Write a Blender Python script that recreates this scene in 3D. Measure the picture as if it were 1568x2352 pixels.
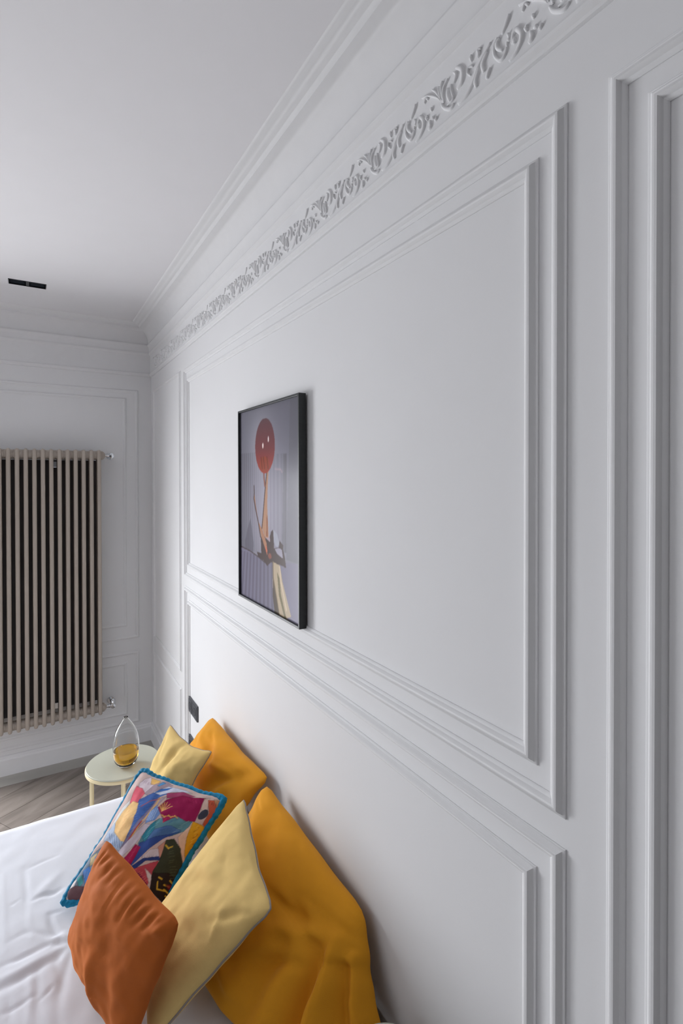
import bpy, bmesh, math, random
import numpy as np
from mathutils import Vector, Matrix, noise

for o in list(bpy.data.objects): bpy.data.objects.remove(o, do_unlink=True)
S = bpy.context.scene
C = S.collection

# ------------------------------------------------------------------ camera
YAW, PITCH, ROLL, FPX, CX, CY = .5377, .009, -.0014, 1203.2, 784.0, 1105.7
CAMD, CAMH, YB = .7821, 1.95, 4.0612          # wall distance, eye height, far wall
W_, H_ = 1568, 2352
Fv = Vector((math.sin(YAW)*math.cos(PITCH), math.cos(YAW)*math.cos(PITCH), -math.sin(PITCH)))
Rv0 = Vector((math.cos(YAW), -math.sin(YAW), 0)); Uv0 = Rv0.cross(Fv)
Rv = math.cos(ROLL)*Rv0 + math.sin(ROLL)*Uv0
Uv = -math.sin(ROLL)*Rv0 + math.cos(ROLL)*Uv0
CAM = Vector((-CAMD, 0, CAMH))
cam_data = bpy.data.cameras.new('camera'); cam = bpy.data.objects.new('camera', cam_data); C.objects.link(cam)
cam.matrix_world = Matrix(((Rv.x, Uv.x, -Fv.x, CAM.x), (Rv.y, Uv.y, -Fv.y, CAM.y), (Rv.z, Uv.z, -Fv.z, CAM.z), (0, 0, 0, 1)))
cam_data.sensor_fit = 'VERTICAL'; cam_data.sensor_height = 36.0
cam_data.lens = FPX/H_*36.0
cam_data.shift_x = (W_/2-CX)/H_; cam_data.shift_y = (CY-H_/2)/H_
cam_data.clip_start = .02
S.camera = cam

def plane_pt(x, y, axis, val):
    """the point of a real plane of the room (wall, bed top, floor) that a pixel of the photograph shows"""
    d = Fv*FPX + Rv*(x-CX) - Uv*(y-CY)
    return CAM + d*((val-CAM[axis])/d[axis])

# ------------------------------------------------------------------ light
world = bpy.data.worlds.new('world'); S.world = world; world.use_nodes = True
bg = world.node_tree.nodes['Background']; bg.inputs['Color'].default_value = (.80, .88, 1.0, 1); bg.inputs['Strength'].default_value = .6
def area(name, loc, aim, sx, sy, watt, col):
    l = bpy.data.lights.new(name, 'AREA'); l.shape = 'RECTANGLE'; l.size = sx; l.size_y = sy; l.energy = watt; l.color = col
    o = bpy.data.objects.new(name, l); C.objects.link(o); o.location = loc
    o.rotation_euler = (Vector(aim)-Vector(loc)).to_track_quat('-Z', 'Y').to_euler(); return o
WX0, WX1, WZ0, WZ1 = -2.55, -1.34, .17, 2.08
area('window_daylight', ((WX0+WX1)/2, YB+.32, 1.12), ((WX0+WX1)/2, 0, -.75), 1.3, 1.95, 222, (.945, .965, 1.0))
area('left_fill_light', (-3.92, -.7, 1.6), (0, -.7, 1.6), 1.3, 1.6, 3, (1.0, .97, .95))  # weak fill lamp added on the left, not a known source
S.view_settings.view_transform = 'Standard'; S.view_settings.look = 'None'
S.view_settings.gamma = 1; S.view_settings.use_curve_mapping = False
S.view_settings.exposure = -.46

# ------------------------------------------------------------------ materials
def lin(c):
    return tuple((v/255/12.92 if v/255 <= .04045 else ((v/255+.055)/1.055)**2.4) for v in c)
def mat(name, col, rough=.6, metal=0, spec=.5, sheen=0, sheen_col=None, noise_amt=0, noise_scale=8, bump=0, bump_scale=200, stretch=(1,1,1), coat=0, attr=None):
    m = bpy.data.materials.new(name); m.use_nodes = True; nt = m.node_tree; b = nt.nodes['Principled BSDF']
    c = lin(col)
    b.inputs['Base Color'].default_value = (*c, 1); b.inputs['Roughness'].default_value = rough
    b.inputs['Metallic'].default_value = metal; b.inputs['Specular IOR Level'].default_value = spec
    if sheen:
        b.inputs['Sheen Weight'].default_value = sheen; b.inputs['Sheen Roughness'].default_value = .35
        b.inputs['Sheen Tint'].default_value = (*lin(sheen_col or col), 1)
    if coat: b.inputs['Coat Weight'].default_value = coat; b.inputs['Coat Roughness'].default_value = .03
    tc = nt.nodes.new('ShaderNodeTexCoord'); mp = nt.nodes.new('ShaderNodeMapping'); mp.inputs['Scale'].default_value = stretch
    nt.links.new(tc.outputs['Object'], mp.inputs['Vector'])
    src = None
    if attr:
        a = nt.nodes.new('ShaderNodeVertexColor'); a.layer_name = attr; nt.links.new(a.outputs['Color'], b.inputs['Base Color']); src = a.outputs['Color']
    if noise_amt:
        n = nt.nodes.new('ShaderNodeTexNoise'); n.inputs['Scale'].default_value = noise_scale; n.inputs['Detail'].default_value = 5
        nt.links.new(mp.outputs['Vector'], n.inputs['Vector'])
        r = nt.nodes.new('ShaderNodeMapRange'); r.inputs['From Min'].default_value = .3; r.inputs['From Max'].default_value = .7
        r.inputs['To Min'].default_value = 1-noise_amt; r.inputs['To Max'].default_value = 1+noise_amt
        nt.links.new(n.outputs['Fac'], r.inputs['Value'])
        v = nt.nodes.new('ShaderNodeVectorMath'); v.operation = 'SCALE'
        if src: nt.links.new(src, v.inputs[0])
        else: v.inputs[0].default_value = c
        nt.links.new(r.outputs['Result'], v.inputs['Scale']); nt.links.new(v.outputs['Vector'], b.inputs['Base Color'])
    if bump:
        n = nt.nodes.new('ShaderNodeTexNoise'); n.inputs['Scale'].default_value = bump_scale; n.inputs['Detail'].default_value = 3
        nt.links.new(mp.outputs['Vector'], n.inputs['Vector'])
        bp = nt.nodes.new('ShaderNodeBump'); bp.inputs['Strength'].default_value = bump; bp.inputs['Distance'].default_value = .002
        nt.links.new(n.outputs['Fac'], bp.inputs['Height']); nt.links.new(bp.outputs['Normal'], b.inputs['Normal'])
    return m
M = {}
M['wall'] = mat('wall_paint', (230, 230, 231), .85, spec=.15, noise_amt=.008, noise_scale=3, bump=.06, bump_scale=120)
M['ceiling'] = mat('ceiling_paint', (231, 230, 232), .8, spec=.2, noise_amt=.006)
M['plaster'] = mat('plaster_white', (230, 230, 231), .8, spec=.15, noise_amt=.01, noise_scale=20)
M['other_wall'] = mat('other_wall_paint', (108, 105, 104), .8, spec=.2, noise_amt=.01)
M['radiator'] = mat('radiator_taupe', (178, 167, 156), .4, noise_amt=.01, noise_scale=4)
M['radiator_shade'] = mat('radiator_taupe_shaded', (120, 112, 108), .6, noise_amt=.03)  # darker copy of the radiator taupe, shade mixed into the colour; unused
M['chrome'] = mat('chrome', (215, 218, 222), .12, metal=1, noise_amt=.02)
M['socket'] = mat('anthracite_plastic', (78, 79, 84), .35, noise_amt=.03, noise_scale=60)
M['socket_dark'] = mat('black_plastic', (28, 28, 30), .4, noise_amt=.03)
M['frame'] = mat('black_lacquered_wood', (34, 37, 38), .4, noise_amt=.15, noise_scale=30, stretch=(1, 1, 8))
M['print'] = mat('printed_photograph', (128, 128, 128), .25, spec=.10, attr='Col')
M['mustard'] = mat('mustard_cotton', (228, 156, 38), .8, spec=.15, sheen=.25, sheen_col=(255, 225, 190), noise_amt=.03, noise_scale=6, bump=.12, bump_scale=500)
M['linen'] = mat('straw_linen', (229, 197, 128), .85, spec=.12, sheen=.15, sheen_col=(255, 240, 210), noise_amt=.035, noise_scale=9, bump=.25, bump_scale=420, stretch=(1, 1, 3))
M['velvet'] = mat('rust_velvet', (184, 97, 38), .75, spec=.15, sheen=.5, sheen_col=(240, 150, 90), noise_amt=.10, noise_scale=7, bump=.08, bump_scale=300)
M['tapestry'] = mat('bird_tapestry', (128, 128, 128), .8, spec=.15, noise_amt=.05, noise_scale=90, bump=.3, bump_scale=500, attr='Col')
M['teal'] = mat('teal_velvet_trim', (18, 124, 166), .6, spec=.2, sheen=.6, sheen_col=(120, 215, 245), noise_amt=.35, noise_scale=60, bump=.6, bump_scale=220)
M['teal_back'] = mat('dark_teal_velvet', (8, 40, 56), .8, spec=.1, noise_amt=.2, noise_scale=20)
M['piping'] = mat('grey_piping', (150, 140, 132), .8, noise_amt=.05)
M['sheet'] = mat('white_cotton_sheet', (232, 234, 241), .8, spec=.15, noise_amt=.01, noise_scale=4, bump=.05, bump_scale=400)
M['mattress'] = mat('mattress_ticking', (225, 222, 218), .85, noise_amt=.02)
M['bedbase'] = mat('taupe_bed_fabric', (150, 138, 128), .85, noise_amt=.05, bump=.2)
M['tabletop'] = mat('sage_lacquer', (201, 202, 186), .35, noise_amt=.01, noise_scale=5)
M['tableleg'] = mat('cream_metal', (224, 208, 166), .45, noise_amt=.02)
M['border'] = mat('greige_floor_border', (164, 161, 155), .5, noise_amt=.03)
M['subfloor'] = mat('floor_joint_dark', (84, 76, 70), .8, noise_amt=.05)
M['downlight'] = mat('black_downlight', (16, 20, 24), .35, noise_amt=.1)
M['reflector'] = mat('smoked_reflector', (70, 78, 88), .25, metal=.8, noise_amt=.05)
M['window_frame'] = mat('window_frame_paint', (225, 225, 225), .4, noise_amt=.01)
def glassy(name, col, ior=1.45, rough=0.0):
    m = bpy.data.materials.new(name); m.use_nodes = True; b = m.node_tree.nodes['Principled BSDF']
    b.inputs['Base Color'].default_value = (*col, 1); b.inputs['Transmission Weight'].default_value = 1
    b.inputs['Roughness'].default_value = rough; b.inputs['IOR'].default_value = ior
    return m
M['glass'] = glassy('clear_blown_glass', (.98, .985, .98), 1.25)
M['amber'] = glassy('amber_glass', (.78, .40, .012), 1.33)
def pane_mat():
    m = bpy.data.materials.new('window_pane'); m.use_nodes = True; nt = m.node_tree; nt.nodes.clear()
    o = nt.nodes.new('ShaderNodeOutputMaterial'); t = nt.nodes.new('ShaderNodeBsdfTransparent'); g = nt.nodes.new('ShaderNodeBsdfGlossy')
    g.inputs['Roughness'].default_value = .02; f = nt.nodes.new('ShaderNodeMixShader'); f.inputs[0].default_value = .06
    nt.links.new(t.outputs[0], f.inputs[1]); nt.links.new(g.outputs[0], f.inputs[2]); nt.links.new(f.outputs[0], o.inputs[0]); return m
M['pane'] = pane_mat()
def oak():
    m = bpy.data.materials.new('greyed_oak'); m.use_nodes = True; nt = m.node_tree; b = nt.nodes['Principled BSDF']; b.inputs['Roughness'].default_value = .5
    tc = nt.nodes.new('ShaderNodeTexCoord'); mp = nt.nodes.new('ShaderNodeMapping'); mp.inputs['Scale'].default_value = (.9, 4, 1)
    oi = nt.nodes.new('ShaderNodeObjectInfo'); ad = nt.nodes.new('ShaderNodeVectorMath'); ad.operation = 'ADD'
    sc = nt.nodes.new('ShaderNodeVectorMath'); sc.operation = 'SCALE'; sc.inputs[0].default_value = (9, 5, 3); nt.links.new(oi.outputs['Random'], sc.inputs['Scale'])
    nt.links.new(tc.outputs['Object'], mp.inputs['Vector']); nt.links.new(mp.outputs[0], ad.inputs[0]); nt.links.new(sc.outputs[0], ad.inputs[1])
    n = nt.nodes.new('ShaderNodeTexNoise'); n.inputs['Scale'].default_value = 3; n.inputs['Detail'].default_value = 6; n.inputs['Distortion'].default_value = .8
    nt.links.new(ad.outputs[0], n.inputs['Vector'])
    r = nt.nodes.new('ShaderNodeValToRGB'); nt.links.new(n.outputs['Fac'], r.inputs[0])
    r.color_ramp.elements[0].position = .3; r.color_ramp.elements[0].color = (*lin((108, 99, 92)), 1)
    r.color_ramp.elements[1].position = .7; r.color_ramp.elements[1].color = (*lin((146, 136, 128)), 1)
    nt.links.new(r.outputs[0], b.inputs['Base Color']); return m
M['oak'] = oak()

# ------------------------------------------------------------------ helpers
def mesh_obj(name, verts, faces, m, parent=None, smooth=False, loc=None):
    me = bpy.data.meshes.new(name); me.from_pydata([tuple(v) for v in verts], [], faces); me.validate()
    bm = bmesh.new(); bm.from_mesh(me); bmesh.ops.recalc_face_normals(bm, faces=bm.faces); bm.to_mesh(me); bm.free()
    if smooth: me.polygons.foreach_set('use_smooth', [True]*len(me.polygons))
    if m: me.materials.append(m)
    o = bpy.data.objects.new(name, me); C.objects.link(o)
    if loc is not None: o.location = loc
    if parent: o.parent = parent
    return o
class MB:
    def __init__(s): s.v = []; s.f = []
    def add(s, v, f):
        k = len(s.v); s.v += [tuple(p) for p in v]; s.f += [tuple(i+k for i in q) for q in f]
    def box(s, a, b, bev=0):
        if bev <= 0:
            x0, y0, z0 = a; x1, y1, z1 = b
            s.add([(x0,y0,z0),(x1,y0,z0),(x1,y1,z0),(x0,y1,z0),(x0,y0,z1),(x1,y0,z1),(x1,y1,z1),(x0,y1,z1)],
                  [(0,3,2,1),(4,5,6,7),(0,1,5,4),(1,2,6,5),(2,3,7,6),(3,0,4,7)]); return
        bm = bmesh.new(); bmesh.ops.create_cube(bm, size=1)
        for v in bm.verts: v.co = Vector([(a[i]+b[i])/2+v.co[i]*(b[i]-a[i]) for i in range(3)])
        bmesh.ops.bevel(bm, geom=bm.edges[:], offset=bev, segments=2, affect='EDGES', profile=.5)
        bm.verts.index_update(); s.add([v.co[:] for v in bm.verts], [[v.index for v in f.verts] for f in bm.faces]); bm.free()
    def lathe(s, c, prof, n=32, axis=2):
        v = []; f = []
        for r, h in prof:
            for k in range(n):
                a = 2*math.pi*k/n; p = [r*math.cos(a), r*math.sin(a), h]
                if axis == 0: p = [h, p[0], p[1]]
                if axis == 1: p = [p[0], h, p[1]]
                v.append([p[i]+c[i] for i in range(3)])
        for j in range(len(prof)-1):
            for k in range(n): f.append((j*n+k, j*n+(k+1) % n, (j+1)*n+(k+1) % n, (j+1)*n+k))
        if prof[0][0] > 1e-6: f.append(tuple(range(n-1, -1, -1)))
        if prof[-1][0] > 1e-6: f.append(tuple((len(prof)-1)*n+k for k in range(n)))
        s.add(v, f)
    def tube(s, pts, rad, n=8, closed=False, flat=None):
        pts = [Vector(p) for p in pts]; N = len(pts)
        if not hasattr(rad, '__len__'): rad = [rad]*N
        v = []; f = []; prev = None
        for i, p in enumerate(pts):
            a = pts[(i-1) % N] if (closed or i > 0) else p; b = pts[(i+1) % N] if (closed or i < N-1) else p
            t = (b-a).normalized()
            if prev is None: up = Vector((0, 0, 1)) if abs(t.z) < .9 else Vector((1, 0, 0)); n1 = t.cross(up).normalized()
            else: n1 = (prev-t*prev.dot(t)).normalized()
            prev = n1; n2 = t.cross(n1)
            for k in range(n):
                a_ = 2*math.pi*k/n; v.append(p+(n1*math.cos(a_)+n2*math.sin(a_))*rad[i])
        M_ = N if closed else N-1
        for i in range(M_):
            for k in range(n): f.append((i*n+k, i*n+(k+1) % n, ((i+1) % N)*n+(k+1) % n, ((i+1) % N)*n+k))
        if not closed: f.append(tuple(range(n-1, -1, -1))); f.append(tuple((N-1)*n+k for k in range(n)))
        s.add(v, f)
    def build(s, name, m, parent=None, smooth=False, loc=None): return mesh_obj(name, s.v, s.f, m, parent, smooth, loc)
def auto_smooth(o, ang=40):
    me = o.data; me.polygons.foreach_set('use_smooth', [True]*len(me.polygons))
    bm = bmesh.new(); bm.from_mesh(me)
    for e in bm.edges:
        if len(e.link_faces) == 2 and e.calc_face_angle(0) > math.radians(ang): e.smooth = False
    bm.to_mesh(me); bm.free(); return o
def tag(o, label, cat, group=None):
    o['label'] = label; o['category'] = cat
    if group: o['group'] = group
    return o
def thing(name, label, cat, loc=(0, 0, 0), group=None):
    o = bpy.data.objects.new(name, None); C.objects.link(o); o.location = loc; o.empty_display_size = .1
    return tag(o, label, cat, group)
def struct(o, label=None):
    o['kind'] = 'structure'
    if label: o['label'] = label
    return o

# ------------------------------------------------------------------ room shell
XL, YF, HC = -3.7, -2.7, 3.044
T = .15
b = MB(); b.box((0, YF-T, 0), (T, YB+T, HC+T)); struct(b.build('wall_right', M['wall']), 'white panelled wall behind the bed')
b = MB(); b.box((WX1, YB, 0), (0, YB+.25, HC+T)); b.box((XL, YB, 0), (WX0, YB+.25, HC+T)); b.box((WX0, YB, 0), (WX1, YB+.25, WZ0)); b.box((WX0, YB, WZ1), (WX1, YB+.25, HC+T))
struct(b.build('wall_back', M['wall']), 'white panelled wall carrying the radiator')
SY0, SY1, SZ0, SZ1 = -1.3, -.1, .85, 2.4
b = MB(); b.box((XL-T, YF-T, 0), (XL, SY0, HC+T)); b.box((XL-T, SY1, 0), (XL, YB+.25, HC+T)); b.box((XL-T, SY0, 0), (XL, SY1, SZ0)); b.box((XL-T, SY0, SZ1), (XL, SY1, HC+T))
struct(b.build('wall_left', M['wall']))
b = MB(); b.box((XL, YF-T, 0), (0, YF, HC+T)); struct(b.build('wall_front', M['other_wall']))
# ceiling with a recess for the downlight
DL = (-.875, 3.42, -.69, 3.508)
b = MB(); z0, z1 = HC, HC+T
b.box((XL, YF, z0), (DL[0], YB, z1)); b.box((DL[2], YF, z0), (0, YB, z1)); b.box((DL[0], YF, z0), (DL[2], DL[1], z1)); b.box((DL[0], DL[3], z0), (DL[2], YB, z1))
struct(b.build('ceiling', M['ceiling']))
# floor: dark base, oak boards laid on the slant, pale border strip
b = MB(); b.box((XL, YF, -.12), (0, YB, -.012)); floor = struct(b.build('floor', M['subfloor']), 'greyed oak floor with boards laid on the slant')
BW = .15
b = MB(); b.box((XL, YB-BW, -.012), (0, YB, 0)); b.build('border_strip', M['border'], floor)
def clip(poly, f):
    out = []
    for i in range(len(poly)):
        p, q = poly[i], poly[(i+1) % len(poly)]; a, c = f(p), f(q)
        if a >= 0: out.append(p)
        if (a > 0 > c) or (a < 0 < c): t = a/(a-c); out.append((p[0]+(q[0]-p[0])*t, p[1]+(q[1]-p[1])*t))
    return out
rnd = random.Random(4)
ang = math.radians(31); ca, sa = math.cos(ang), math.sin(ang); pw, pl = .19, 1.5
for i in range(-30, 45):
    off = rnd.random()*pl
    for j in range(-4, 5):
        u0, u1, v0, v1 = j*pl+off, (j+1)*pl+off, i*pw, (i+1)*pw
        g = .0012
        poly = [(u0+g, v0+g), (u1-g, v0+g), (u1-g, v1-g), (u0+g, v1-g)]
        poly = [(u*ca-v*sa-1.8, u*sa+v*ca+.6) for u, v in poly]
        for fn in (lambda p: p[0]-XL, lambda p: -p[0], lambda p: p[1]-YF, lambda p: YB-BW-.002-p[1]):
            if len(poly) > 2: poly = clip(poly, fn)
        if len(poly) < 3: continue
        cx = sum(p[0] for p in poly)/len(poly); cy = sum(p[1] for p in poly)/len(poly)
        if cy < .9 or cx < -2.6: 
            pass
        # local frame along the board so that the grain runs with it
        loc = [((p[0]-cx)*ca+(p[1]-cy)*sa, -(p[0]-cx)*sa+(p[1]-cy)*ca) for p in poly]
        n = len(loc); dz = rnd.uniform(-.0004, 0)
        v = [(x, y, -.012) for x, y in loc]+[(x, y, dz) for x, y in loc]
        o = mesh_obj('plank', v, [tuple(range(n-1, -1, -1)), tuple(range(n, 2*n))]+[(k, (k+1) % n, n+(k+1) % n, n+k) for k in range(n)], M['oak'], floor)
        o.location = (cx, cy, 0); o.rotation_euler = (0, 0, ang)

# baseboards
def skirt(name, pts, label=None):     # profile (out, z)
    return None
prof = [(-.002, 0), (.018, 0), (.018, .098), (.0165, .104), (.011, .108), (.011, .118), (.008, .124), (.004, .127), (-.002, .127)]
def extrude_profile(name, prof, p0, p1, outv, m, mitre0=0, mitre1=0):
    """sweep (out, z) between two floor points; mitre = how far the end recedes per unit of out"""
    p0, p1, outv = Vector(p0), Vector(p1), Vector(outv); d = (p1-p0).normalized(); v = []
    for o_, z in prof: v.append(p0+outv*o_+d*(o_*mitre0)+Vector((0, 0, z)))
    for o_, z in prof: v.append(p1+outv*o_-d*(o_*mitre1)+Vector((0, 0, z)))
    n = len(prof); f = [(k, k+1, n+k+1, n+k) for k in range(n-1)]+[tuple(range(n)), tuple(range(2*n-1, n-1, -1))]
    return struct(mesh_obj(name, v, f, m))
extrude_profile('baseboard_back', prof, (XL, YB, 0), (0, YB, 0), (0, -1, 0), M['plaster'], 1, 1)
extrude_profile('baseboard_right', prof, (0, YF, 0), (0, YB, 0), (-1, 0, 0), M['plaster'], 1, 1)
extrude_profile('baseboard_left', prof, (XL, YF, 0), (XL, YB, 0), (1, 0, 0), M['plaster'], 1, 1)
extrude_profile('baseboard_front', prof, (XL, YF, 0), (0, YF, 0), (0, 1, 0), M['plaster'], 1, 1)

# cornice all round (profile: distance from wall, height)
cove = [(.100-.072*math.sin(t*math.pi/2), 3.012-.088*(1-math.cos(t*math.pi/2))) for t in [k/9 for k in range(10)]]
cprof = [(.152, HC), (.149, HC-.0025), (.144, HC-.0055), (.136, HC-.0070), (.130, HC-.0085), (.124, HC-.0125), (.116, HC-.0155), (.108, HC-.0175), (.103, HC-.0225), (.100, HC-.032)] + cove[1:] + \
        [(.029, 2.921), (.0325, 2.917), (.034, 2.911), (.0325, 2.905), (.028, 2.900), (.0235, 2.890), (.0205, 2.868), (.0215, 2.862), (.0235, 2.857), (.0225, 2.851), (.018, 2.846),
         (.012, 2.842), (.010, 2.838), (.010, 2.716), (.0115, 2.713), (.0145, 2.711), (.0165, 2.706), (.0155, 2.700), (.012, 2.697), (.008, 2.694), (.006, 2.689), (0, 2.687), (-.002, 2.687)]
def ring_sweep(name, prof, m, label):
    v = []; f = []; n = len(prof)
    for sx, sy in ((0, 1), (1, 1), (1, 0), (0, 0)):
        for c, z in prof: v.append(((XL+c) if sx else -c, (YB-c) if sy else (YF+c), z))
    for k in range(4):
        for j in range(n-1): f.append((k*n+j, k*n+j+1, ((k+1) % 4)*n+j+1, ((k+1) % 4)*n+j))
    return auto_smooth(struct(mesh_obj(name, v, f, m), label), 28)
cornice = ring_sweep('trim_1', cprof, M['plaster'], 'moulded white plaster cornice with a cove')

# acanthus relief on the frieze of the bed wall: one repeat, then copies
STROKES = [
 ([(0.9372,2.8073),(0.9155,2.7994),(0.8893,2.7803),(0.8766,2.7666)],.0022),([(0.9023,2.8046),(0.8893,2.7913),(0.8753,2.7675)],.0026),
 ([(0.8811,2.798),(0.8791,2.7833),(0.8735,2.7647)],.003),([(0.8678,2.8021),(0.8736,2.7915),(0.8703,2.7661)],.0032),
 ([(0.8518,2.7959),(0.8641,2.7872),(0.8678,2.7712),(0.8641,2.7539)],.0034),([(0.8518,2.7761),(0.8518,2.7613),(0.8445,2.7429)],.0044),
 ([(0.8422,2.7782),(0.8398,2.762),(0.835,2.7444),(0.8542,2.7413)],.0024),
 ([(0.8268,2.8031),(0.8118,2.7907),(0.8084,2.7757),(0.8118,2.762),(0.8245,2.758)],.0052),([(0.835,2.7988),(0.8268,2.7902),(0.828,2.7821),(0.8338,2.7745)],.0026),
 ([(0.7817,2.7988),(0.785,2.7948),(0.7817,2.7856)],.0034),([(0.7562,2.7942),(0.7646,2.7963),(0.7625,2.7871),(0.7667,2.7823)],.0034),
 ([(0.7785,2.7748),(0.7905,2.7781),(0.7927,2.7686),(0.785,2.7604)],.0026),
 ([(0.8209,2.7244),(0.8004,2.7262),(0.7849,2.7354),(0.7741,2.7471),(0.7645,2.7625),(0.751,2.7747),(0.7317,2.7884)],.0044),
 ([(0.7687,2.7259),(0.772,2.7396),(0.7656,2.7539),(0.7624,2.761)],.0048),([(0.7489,2.7429),(0.753,2.7578),(0.7489,2.7672),(0.7407,2.7767)],.005),
 ([(0.7417,2.7246),(0.7386,2.7332),(0.7316,2.7405)],.0042),([(0.7091,2.7805),(0.7159,2.7757),(0.7139,2.764),(0.7023,2.7531)],.0044),
 ([(0.7139,2.7847),(0.7227,2.7731),(0.7207,2.754),(0.7071,2.7374),(0.6957,2.7412),(0.692,2.7517)],.0032),([(0.6864,2.808),(0.6930,2.7962),(0.7043,2.7834)],.004),
 ([(0.6901,2.7749),(0.6846,2.7623),(0.6901,2.7605),(0.692,2.7531)],.0034),
 ([(0.679,2.7498),(0.6772,2.7642),(0.6691,2.7682),(0.6584,2.7534),(0.6601,2.7379),(0.6717,2.7262),(0.6863,2.7219)],.0046),([(0.6736,2.7445),(0.6754,2.7572)],.004),
 ([(0.6427,2.7249),(0.6351,2.7284),(0.6385,2.7418)],.0044),([(0.6436,2.7566),(0.6488,2.7549),(.6450,.27470e1)],.0036),([(0.6234,2.7418),(0.6317,2.7417)],.0038),
 ([(.6340,2.768),(.6300,2.759)],.0036),([(.6560,2.790),(.6500,2.7985),(.6430,2.792)],.003),([(.620,2.731),(.6125,2.7375)],.0034),
 ([(0.8715,2.7551),(0.8641,2.7423),(0.8445,2.7289),(0.8326,2.7332)],.0036)]
def smooth_line(p, n=4):
    out = []; P_ = [p[0]]+list(p)+[p[-1]]
    for i in range(1, len(P_)-2):
        for k in range(n):
            t = k/n; a, b_, c, d = P_[i-1], P_[i], P_[i+1], P_[i+2]
            out.append(tuple(.5*((2*b_[j])+(-a[j]+c[j])*t+(2*a[j]-5*b_[j]+4*c[j]-d[j])*t*t+(-a[j]+3*b_[j]-3*c[j]+d[j])*t**3) for j in range(len(p[0]))))
    out.append(tuple(p[-1])); return out
def relief_mesh():
    b = MB()
    for pts, w in STROKES:
        L = smooth_line(pts, 4); n = len(L); R_ = 1.25*w; K = 5
        v = []; f = []
        for i, (y, z) in enumerate(L):
            a = L[max(i-1, 0)]; c = L[min(i+1, n-1)]; ty, tz = c[0]-a[0], c[1]-a[1]; l = math.hypot(ty, tz)+1e-9; ny, nz = -tz/l, ty/l
            t = i/(n-1); r = R_*(.30+.70*math.sin(math.pi*min(1, (.12+.82*t)))**.7); hgt = .0065*(.45+.55*r/R_)
            for k in range(K):
                q = math.pi*k/(K-1); v.append((-.009-hgt*math.sin(q), y-.8735+ny*r*math.cos(q), z+nz*r*math.cos(q)))
        for i in range(n-1):
            for k in range(K-1): f.append((i*K+k, i*K+k+1, (i+1)*K+k+1, (i+1)*K+k))
        f.append(tuple(range(K))); f.append(tuple((n-1)*K+k for k in range(K)))
        b.add(v, f)
    return b
r0 = relief_mesh().build('acanthus_scroll', M['plaster'], cornice, smooth=True)
PER = .2732
for k in range(-4, 12):
    o = r0 if k == -4 else r0.copy()
    if k != -4: C.objects.link(o); o.parent = cornice
    o.location = (0, .869+PER*k, 0)

# panel mouldings
mprof = [(0, -.001), (0, .0025), (.0025, .0040), (.0050, .0046), (.0068, .0068), (.0088, .0110), (.0115, .0140), (.0150, .0150), (.0185, .0142), (.0210, .0118), (.0228, .0086), (.0240, .0068), (.0268, .0058), (.0290, .0042), (.0305, .0022), (.0305, -.001)]
tn = [1]
def panel(a0, a1, z0, z1, wall, label=None, k=1.0, hk=.92):
    if wall == 'back': hk = .6
    elif k < 1: hk = .7
    tn[0] += 1; n = len(mprof); v = []; f = []
    for sa_, sz in ((0, 0), (1, 0), (1, 1), (0, 1)):
        for w, h in mprof:
            w *= k; h *= hk; a = a1-w if sa_ else a0+w; z = z1-w if sz else z0+w
            v.append((-h, a, z) if wall == 'right' else (a, YB-h, z))
    for c in range(4):
        for j in range(n-1): f.append((c*n+j, c*n+j+1, ((c+1) % 4)*n+j+1, ((c+1) % 4)*n+j))
    return auto_smooth(struct(mesh_obj('trim_%d' % tn[0], v, f, M['plaster']), label), 25)
Z1, ZT = .151, 2.578
panel(.566, 3.091, 1.366, ZT, 'right', 'outer moulding of the wide upper wall panel')
panel(.624, 3.022, 1.431, 2.516, 'right', 'inner moulding of the wide upper wall panel')
panel(.566, 3.091, Z1, 1.314, 'right', 'outer moulding of the wide lower wall panel')
panel(.626, 3.022, .215, 1.247, 'right', 'inner moulding of the wide lower wall panel')
panel(-.55, .493, Z1, 2.572, 'right', 'outer moulding of the tall wall panel nearest the viewer')
panel(-.49, .432, .215, 2.510, 'right', 'inner moulding of the tall wall panel nearest the viewer')
panel(-2.55, -.63, Z1, 2.572, 'right')
panel(3.184, 3.965, .778, 2.585, 'right', 'moulding of the narrow upper wall panel beside the corner', .8)
panel(3.184, 3.965, Z1, .680, 'right', 'moulding of the narrow lower wall panel beside the corner', .8)
panel(-1.18, -.090, .770, 2.586, 'back', 'outer moulding behind the top of the radiator', .9)
panel(-1.10, -.172, .862, 2.524, 'back', 'inner moulding behind the top of the radiator', .9)
panel(-1.18, -.090, Z1, .682, 'back', 'outer moulding behind the foot of the radiator', .9)
panel(-1.10, -.172, .222, .610, 'back', 'inner moulding behind the foot of the radiator', .9)
panel(XL+.1, WX0-.13, Z1, 2.586, 'back')

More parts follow.
